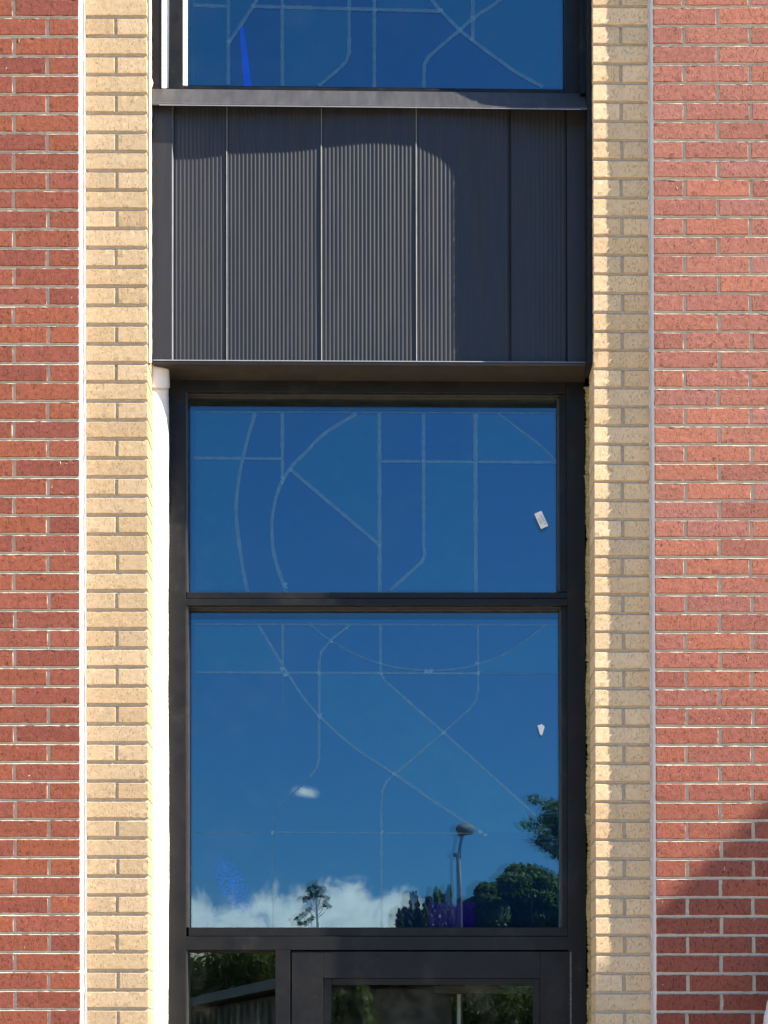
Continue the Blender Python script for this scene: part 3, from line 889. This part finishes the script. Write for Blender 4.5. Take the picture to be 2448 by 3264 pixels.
sc_ = card(None, 'paper_scrap', [(-.0135, .018), (-.004, .0195), (-.001, .023), (.004, .0205), (.0125, .014), (.011, .006), (.004, -.017), (.001, -.020), (-.005, -.015)], ps[0], ps[2], 0, GD - .007, GD - .0042, M['paper'])
tag(sc_, 'torn white wedge of paper stuck to the pane below the printed sticker', 'paper scrap')

# ------------------------------------------------------------------ globe standing in for an unidentified pale shape at lower right
gl = thing('ribbed_globe', 'pale ribbed globe just entering the lower right corner of the view', 'lamp')
dg = -.30
gc = P(2603, 3305, dg, False)
mb = MB(); prof = []
rx, rz = 170 * S * (D + dg) / D, 267 * S * (D + dg) / D
for i in range(1, 64):
    a_ = math.pi * i / 64
    prof.append((rx * math.sin(a_) * (1 + .006 * math.sin(i * 1.9)), -rz * math.cos(a_)))
mb.lathe((gc[0], dg, gc[2]), prof, 48)
mb.build('globe_shell', M['opal'], gl, smooth=True)
mb = MB(); mb.tube([(gc[0], A_RED, gc[2] - rz - .02), (gc[0], dg, gc[2] - rz - .02), (gc[0], dg, gc[2] - rz + .03)], .018, 12)
mb.build('bracket', M['frame'], gl)

# ------------------------------------------------------------------ ground
GR = plain('lawn_soil', (0.07, 0.10, 0.035), .95, .35, 2.0, .01, 20, .1)
AS = plain('asphalt', (0.05, 0.05, 0.052), .9, .2, 12, .003, 180, .2)
CO = plain('concrete_paving', (0.46, 0.38, 0.29), .9, .12, 4, .002, 120, .2)
mb = MB(); mb.box((-260, -300, -.3), (260, 30, 0.0)); tag(mb.build('ground', GR), kind='structure')
mb = MB(); mb.box((-60, -22, .004), (60, -3.25, .012)); tag(mb.build('bounce_ground', plain('bounce_gravel', (.56, .45, .32), .95, .2, 3, .006, 60, .1)), kind='structure')  # unseen pale ground added for warm bounce onto the wall
mb = MB(); mb.box((-40, -3.2, .004), (40, -.06, .02)); tag(mb.build('pavement', CO), kind='structure')
mb = MB(); mb.box((-120, -36, .004), (120, -29, .012)); tag(mb.build('road', AS), kind='structure')
mb = MB(); mb.box((-120, -28.99, .004), (120, -28.84, .13)); mb.box((-120, -36.16, .004), (120, -36.01, .13)); tag(mb.build('kerb', CO), kind='structure')

# ------------------------------------------------------------------ unseen wing added to cast the diagonal shadow
wg = thing('shadow_wing', 'unseen brick wing added out to the right to cast the diagonal shadow', 'building')
t8 = 8.0
ax, az = (2448 - CX) * S * 1.0, EYE + (CY - 2560) * S
WX, WZ = ax + t8 * sun_dir.x, az + t8 * sun_dir.z
mb = MB(); mb.box((WX, -4.2, 0), (WX + 9, .16, WZ - .25)); mb.build('wall', plain('wing_brick', (.30, .09, .06), .9, .2, 8, .003, 60, .2), wg)
mb = MB(); mb.box((WX - .02, -4.25, WZ - .25), (WX + 9.05, .2, WZ)); mb.build('parapet', CO, wg)
for yy in (-3.3, -1.7):
    for zz in (1.0, 4.4):
        mb = MB(); mb.box((WX - .03, yy, zz), (WX + .01, yy + 1.0, zz + 1.7)); wi = mb.build('window_frame', M['frame'], wg)
        mb = MB(); mb.box((WX - .034, yy + .07, zz + .07), (WX - .031, yy + .93, zz + 1.63)); mb.build('glass_pane', M['pane_low'], wi)

# ------------------------------------------------------------------ what the glass reflects (behind the camera)
def RF(px, py, Y, g_=GD):
    f_ = (D + 2 * g_ - Y) / D
    return Vector(((px - CX) * S * f_, Y, EYE + (CY - py) * S * f_))
def leaf_mat(name, a, b_):
    m, gg, bs, o = newmat(name)
    at = gg.n('ShaderNodeVertexColor'); at.layer_name = 'tone'
    gg.put(bs.inputs['Base Color'], gg.mix(at.outputs[0], a, b_)); bs.inputs['Roughness'].default_value = .5
    tr = gg.n('ShaderNodeBsdfTranslucent'); gg.put(tr.inputs[0], gg.mix(at.outputs[0], tuple(q * 1.6 for q in a), tuple(q * 1.5 for q in b_)))
    mx = gg.n('ShaderNodeMixShader'); mx.inputs[0].default_value = .45
    gg.nt.links.new(bs.outputs[0], mx.inputs[1]); gg.nt.links.new(tr.outputs[0], mx.inputs[2]); gg.nt.links.new(mx.outputs[0], o.inputs[0])
    return m
LEAF = leaf_mat('leaf_green', (.045, .09, .025), (.20, .29, .07))
LEAF2 = leaf_mat('leaf_blue_green', (.026, .045, .026), (.075, .11, .06))
BARK = plain('bark', (.09, .07, .05), .9, .3, 20, .01, 60, .1)
LF = 0.6
def leaves(mb, c, r, n, size, up=0.0):
    n = int(n * 2.4); size = size * LF
    for _ in range(n):
        d_ = Vector((R.gauss(0, 1), R.gauss(0, 1), R.gauss(0, 1))).normalized() * (R.random() ** .45)
        p = Vector(c) + Vector((d_.x * r[0], d_.y * r[1], d_.z * r[2]))
        a_ = Vector((R.gauss(0, 1), R.gauss(0, 1), R.gauss(0, 1) + up)).normalized()
        b_ = a_.orthogonal().normalized()
        b_.rotate(__import__('mathutils').Quaternion(a_, R.uniform(0, 6.28)))
        s_ = size * R.uniform(.6, 1.5); t_ = R.random(); mb.col = (t_, t_, t_, 1)
        q = [p - a_ * s_, p + b_ * s_ * .45, p + a_ * s_, p - b_ * s_ * .45]
        mb.F(*[mb.V(z) for z in q])
def limb(mb, p, d_, L_, r0, n=6, wander=.25):
    pts = [Vector(p)]; rad = [r0]; d_ = Vector(d_).normalized()
    for i in range(n):
        d_ = (d_ + Vector((R.uniform(-1, 1), R.uniform(-1, 1), R.uniform(-.3, .6))) * wander).normalized()
        pts.append(pts[-1] + d_ * L_ / n); rad.append(r0 * (1 - .85 * (i + 1) / n))
    mb.tube(pts, rad, 6); return pts
def tree(name, label, base, h, clumps, nl, size, mat=LEAF, group=None, r0=.16, up=0.0):
    t = thing(name, label, 'tree', group)
    tb = MB(); base = Vector(base)
    top = base + Vector((0, 0, h * .8))
    tb.tube([base, base + Vector((.05, 0, h * .3)), base + Vector((-.04, .03, h * .55)), top], [r0, r0 * .75, r0 * .5, r0 * .15], 8)
    for c, r in clumps:
        s_ = base + Vector((0, 0, h * R.uniform(.3, .6)))
        limb(tb, s_, Vector(c) - s_, (Vector(c) - s_).length, r0 * .35)
    tb.build('trunk', BARK, t, smooth=True)
    cb = MB()
    tot = sum(r[0] * r[1] * r[2] for c, r in clumps) or 1
    for c, r in clumps: leaves(cb, c, r, int(nl * r[0] * r[1] * r[2] / tot), size, up)
    cb.build('crown', mat, t, color=True)
    return t
def clump(px, py, Y, rpx, asp=(1, 1, .8)):
    f_ = (D + 2 * GD - Y) / D * S
    return (RF(px, py, Y), (rpx * f_ * asp[0], rpx * f_ * asp[1], rpx * f_ * asp[2]))
def around(px, py, Y, big, small, n):
    cl_ = [clump(px, py, Y, big)]
    for k in range(n):
        a_ = R.uniform(0, 6.28)
        cl_.append(clump(px + math.cos(a_) * big * .85, py + math.sin(a_) * big * .7, Y + R.uniform(-1.5, 1.5), small * R.uniform(.6, 1.2)))
    return cl_
Yt = -47
tree('tree', 'broad dark green tree reflected low in the right of the tall window', RF(1660, 3660, Yt) * Vector((1, 1, 0)) if False else Vector((RF(1660, 3000, Yt).x, Yt, 0)), 7.5,
     around(1660, 2880, Yt, 105, 42, 14) + [clump(1600, 2860, Yt, 70), clump(1730, 2830, Yt, 75), clump(1650, 2790, Yt, 48), clump(1700, 2790, Yt, 44), clump(1770, 2900, Yt, 90), clump(1560, 2940, Yt, 70)],
     17000, .13, group='trees across the street')
tree('tree', 'rounded dark green tree beside the reflected lamp post', Vector((RF(1530, 3000, Yt).x, Yt + 1, 0)), 6.0,
     around(1535, 2900, Yt + 1, 60, 30, 9) + [clump(1490, 2935, Yt + 1, 40), clump(1545, 2840, Yt + 1, 35)], 8000, .12, group='trees across the street')
tree('tree', 'large tree reflected at the right edge of the tall window', Vector((RF(1960, 3000, Yt - 2).x, Yt - 2, 0)), 8,
     around(1930, 2880, Yt - 2, 120, 50, 12), 12000, .13, group='trees across the street')
def spiky(name, label, px, Y, ptop, w, n, nl, mat):
    t = thing(name, label, 'shrub', 'upright shrubs across the street')
    b0 = Vector((RF(px, 3000, Y).x, Y, 0)); tb = MB(); cb = MB()
    f_ = (D + 2 * GD - Y) / D * S
    H = RF(px, ptop, Y).z
    for k in range(n):
        off = R.uniform(-1, 1)
        hh = H * (1 - .20 * abs(off) ** 1.5) * R.uniform(.86, 1)
        tip = Vector((b0.x + off * w * f_ + R.uniform(-.1, .1), Y + R.uniform(-.7, .7), hh))
        st_ = b0 + Vector((off * .15, R.uniform(-.1, .1), 0))
        md = st_.lerp(tip, .5) + Vector((off * .2 * w * f_, 0, 0))
        tb.tube([st_, md, tip], [.05, .03, .008], 5)
        for j in range(nl // n):
            u_ = R.random() ** .8
            s_ = .07 + .26 * (1 - u_) ** .8
            leaves(cb, md.lerp(tip, u_), (s_, s_, s_), 1, .10, 2.2)
        for j in range(5):
            q = st_.lerp(md, j / 5); leaves(cb, q, (.32, .32, .35), nl // (n * 8), .085, 1.2)
    tb.build('stem', BARK, t); cb.build('foliage', mat, t, color=True)
spiky('shrub', 'feathery dark shrub reflected left of the lamp post behind the purple glass', 1350, -44, 2785, 105, 34, 13000, LEAF2)
spiky('shrub', 'taller feathery green shrub reflected just behind the lamp post', 1425, -46, 2768, 60, 20, 8000, LEAF)
spiky('shrub', 'lowest feathery shrub reflected beside the white cloud', 1278, -43, 2850, 45, 14, 4000, LEAF2)
# near branch hanging in from the right
t = thing('tree', 'near tree whose thin branches hang in at the right edge of the reflection', 'tree')
Yb = -31
tb = MB(); bx = RF(2080, 3000, Yb).x
tb.tube([(bx, Yb, 0), (bx - .05, Yb, 3), (bx + .05, Yb, 6), (bx, Yb, 9)], [.22, .18, .12, .03], 8)
cb = MB()
for k in range(15):
    tgt = RF(R.uniform(1665, 1800), R.uniform(2580, 2690), Yb + R.uniform(-.8, .8)); s_ = Vector((bx, Yb, R.uniform(4.5, 7)))
    pts = limb(tb, s_, tgt - s_, (tgt - s_).length, .045, 8, .10)
    for q in pts[4:]: leaves(cb, q, (.20, .20, .14), 36, .07)
for k in range(10):
    s_ = RF(R.uniform(1740, 1800), R.uniform(2670, 2720), Yb); tgt = RF(R.uniform(1630, 1700), R.uniform(2655, 2720), Yb)
    limb(tb, s_, tgt - s_, (tgt - s_).length * R.uniform(.6, 1), .016, 7, .12)
for k in range(14):
    leaves(cb, RF(R.uniform(1900, 2300), R.uniform(2480, 2760), Yb + R.uniform(-1, 1)), (.6, .6, .45), 330, .08)
tb.build('trunk', BARK, t, smooth=True); cb.build('crown', LEAF, t, color=True)
# sapling
t = thing('sapling', 'slender young tree reflected against the white cloud', 'tree')
Ys = -24; tb = MB(); cb = MB()
b0 = Vector((RF(1016, 3000, Ys).x, Ys, 0))
tb.tube([b0, RF(1015, 2955, Ys), RF(1010, 2870, Ys), RF(1008, 2812, Ys)], [.030, .022, .014, .005], 6)
for x_, y_ in ((988, 2835), (1000, 2822), (1020, 2828), (1034, 2833), (995, 2850), (1012, 2845), (1028, 2850), (975, 2868), (1040, 2880), (1046, 2862), (1010, 2860), (1050, 2890), (983, 2860), (1008, 2815), (985, 2900)):
    s_ = RF(1012, min(2930, y_ + 45), Ys)
    tb.tube([s_, s_.lerp(RF(x_, y_, Ys), .6) + Vector((0, 0, -.03)), RF(x_, y_, Ys)], [.007, .005, .003], 5)
    leaves(cb, RF(x_, y_, Ys), (.055, .055, .06), 26, .035)
tb.build('trunk', BARK, t, smooth=True); cb.build('crown', LEAF, t, color=True)
t = thing('sapling', 'low leafy seedling reflected at the left foot of the slender young tree', 'tree')
tb = MB(); cb = MB()
b0 = Vector((RF(965, 3000, Ys).x, Ys - .4, 0))
for x_, y_ in ((948, 2932), (960, 2922), (972, 2915), (985, 2938), (994, 2930), (955, 2945), (975, 2945)):
    q = RF(x_, y_, Ys - .4); tb.tube([b0, b0.lerp(q, .7) + Vector((.02, 0, 0)), q], [.018, .010, .003], 5); leaves(cb, q, (.06, .05, .045), 24, .035)
tb.build('trunk', BARK, t, smooth=True); cb.build('crown', LEAF, t, color=True)

# street lamp
t = thing('street_lamp', 'grey street lamp reflected between the shrubs and the big tree', 'street lamp')
Yl = -40; GM = plain('galvanised_pole', (.20, .19, .18), .6, .15, 8)
mb = MB(); b0 = RF(1464, 3000, Yl); b0.z = 0
mb.tube([b0, RF(1464, 2900, Yl), RF(1463, 2722, Yl)], [.10, .07, .055], 12); mb.build('pole', GM, t, smooth=True)
mb = MB(); mb.tube([RF(1458, 2732, Yl), RF(1458, 2722, Yl)], .09, 12); mb.build('collar', GM, t)
mb = MB(); mb.tube([RF(1465, 2740, Yl), RF(1468, 2710, Yl), RF(1473, 2680, Yl), RF(1479, 2655, Yl)], [.05, .045, .04, .04], 10); mb.build('arm', GM, t, smooth=True)
mb = MB(); hc = RF(1485, 2645, Yl)
pts = [hc + Vector((-.19, .15, 0)), hc + Vector((-.14, .1, 0)), hc + Vector((0, 0, .01)), hc + Vector((.15, -.1, .01)), hc + Vector((.20, -.15, .01))]
mb.tube(pts, [.06, .125, .15, .13, .05], 14); hd = mb.build('lamp_head', GM, t, smooth=True)
mb = MB(); mb.tube([hc + Vector((-.09, .03, -.06)), hc + Vector((-.09, .03, -.19))], [.10, .07], 14); mb.build('lens', plain('amber_lens', (.30, .20, .08), .3), hd, smooth=True)

# house whose eave crosses the sidelight reflection
t = thing('house', 'low house with brown roof reflected in the sidelight beside the door', 'house')
e0 = Vector((-1.10, -15.2, 3.0)); dl = Vector((-1.43, -4.6, 0)).normalized(); nn_ = Vector((-dl.y, dl.x, 0))
SID = plain('bluish_siding', (.16, .19, .21), .7, .1, 6)
mb = MB(); Lh = 16
def hp(a_, b_, z): q = e0 + dl * a_ + nn_ * b_; return (q.x, q.y, z)
mb.hexa([hp(0.3, .35, 2.9), hp(Lh, .35, 2.9), hp(Lh, .35, 0), hp(0.3, .35, 0)], [hp(0.3, 2.1, 2.9), hp(Lh, 2.1, 2.9), hp(Lh, 2.1, 0), hp(0.3, 2.1, 0)])
mb.build('wall', SID, t)
for k in range(40):
    a_ = .35 + k * .4
    mb = MB() if k == 0 else mb
    w2 = .05 if k % 3 else .09
    mb.hexa([hp(a_, .30, 2.85), hp(a_ + w2, .30, 2.85), hp(a_ + w2, .30, 0), hp(a_, .30, 0)], [hp(a_, .34, 2.85), hp(a_ + w2, .34, 2.85), hp(a_ + w2, .34, 0), hp(a_, .34, 0)])
mb.build('batten', plain('pale_batten', (.42, .45, .46), .6), t)
mb = MB()
mb.hexa([hp(-.3, -.1, 3.0), hp(Lh + .3, -.1, 3.0), hp(Lh + .3, -.1, 2.88), hp(-.3, -.1, 2.88)], [hp(-.3, 1.2, 3.28), hp(Lh + .3, 1.2, 3.28), hp(Lh + .3, 1.2, 3.1), hp(-.3, 1.2, 3.1)])
mb.hexa([hp(-.3, 1.205, 3.28), hp(Lh + .3, 1.205, 3.28), hp(Lh + .3, 1.205, 3.1), hp(-.3, 1.205, 3.1)], [hp(-.3, 2.5, 3.0), hp(Lh + .3, 2.5, 3.0), hp(Lh + .3, 2.5, 2.88), hp(-.3, 2.5, 2.88)])
mb.build('roof', plain('brown_shingles', (.12, .078, .026), .9, .25, 30, .01, 60, .1), t)
mb = MB(); mb.hexa([hp(-.32, -.14, 3.0), hp(Lh + .3, -.14, 3.0), hp(Lh + .3, -.14, 2.88), hp(-.32, -.14, 2.88)], [hp(-.32, -.105, 3.0), hp(Lh + .3, -.105, 3.0), hp(Lh + .3, -.105, 2.88), hp(-.32, -.105, 2.88)])
mb.build('gutter', plain('grey_gutter', (.3, .34, .33), .5), t)
# hedge and tall weeds seen in the door glass
cb = MB()
for k in range(370):
    Y_ = R.uniform(-45, -42); cb_px = R.uniform(300, 2300) if k > 110 else R.uniform(520, 960)
    leaves(cb, Vector((RF(cb_px, 3200, Y_).x, Y_, R.uniform(.4, 4.5) + (.7 if k <= 110 else 0))), (.9, .6, .6), 120, .16)
tag(cb.build('hedge', LEAF, None, color=True), 'unclipped green hedge along the far side, reflected in the door glass', 'hedge')
spiky('shrub', 'bright green weedy bush reflected at the left of the door glass', 1145, -13, 3135, 75, 40, 16000, LEAF)
cb = MB()
for k in range(2600):
    Y_ = R.uniform(-20, -9); x_ = RF(R.uniform(1030, 1230), 3200, Y_).x
    h__ = R.uniform(.3, 1.0) * (2.2 + (Y_ + 9) * -.05) * .75; w_ = .012
    d_ = R.uniform(-.25, .25); t_ = R.random(); cb.col = (t_, t_, t_, 1)
    cb.F(cb.V((x_ - w_, Y_, 0)), cb.V((x_ + w_, Y_, 0)), cb.V((x_ + d_ * h__ * .5 + w_, Y_, h__ * .7)), cb.V((x_ + d_ * h__, Y_, h__)))
tag(cb.build('tall_grass', LEAF, None, color=True), kind='stuff')
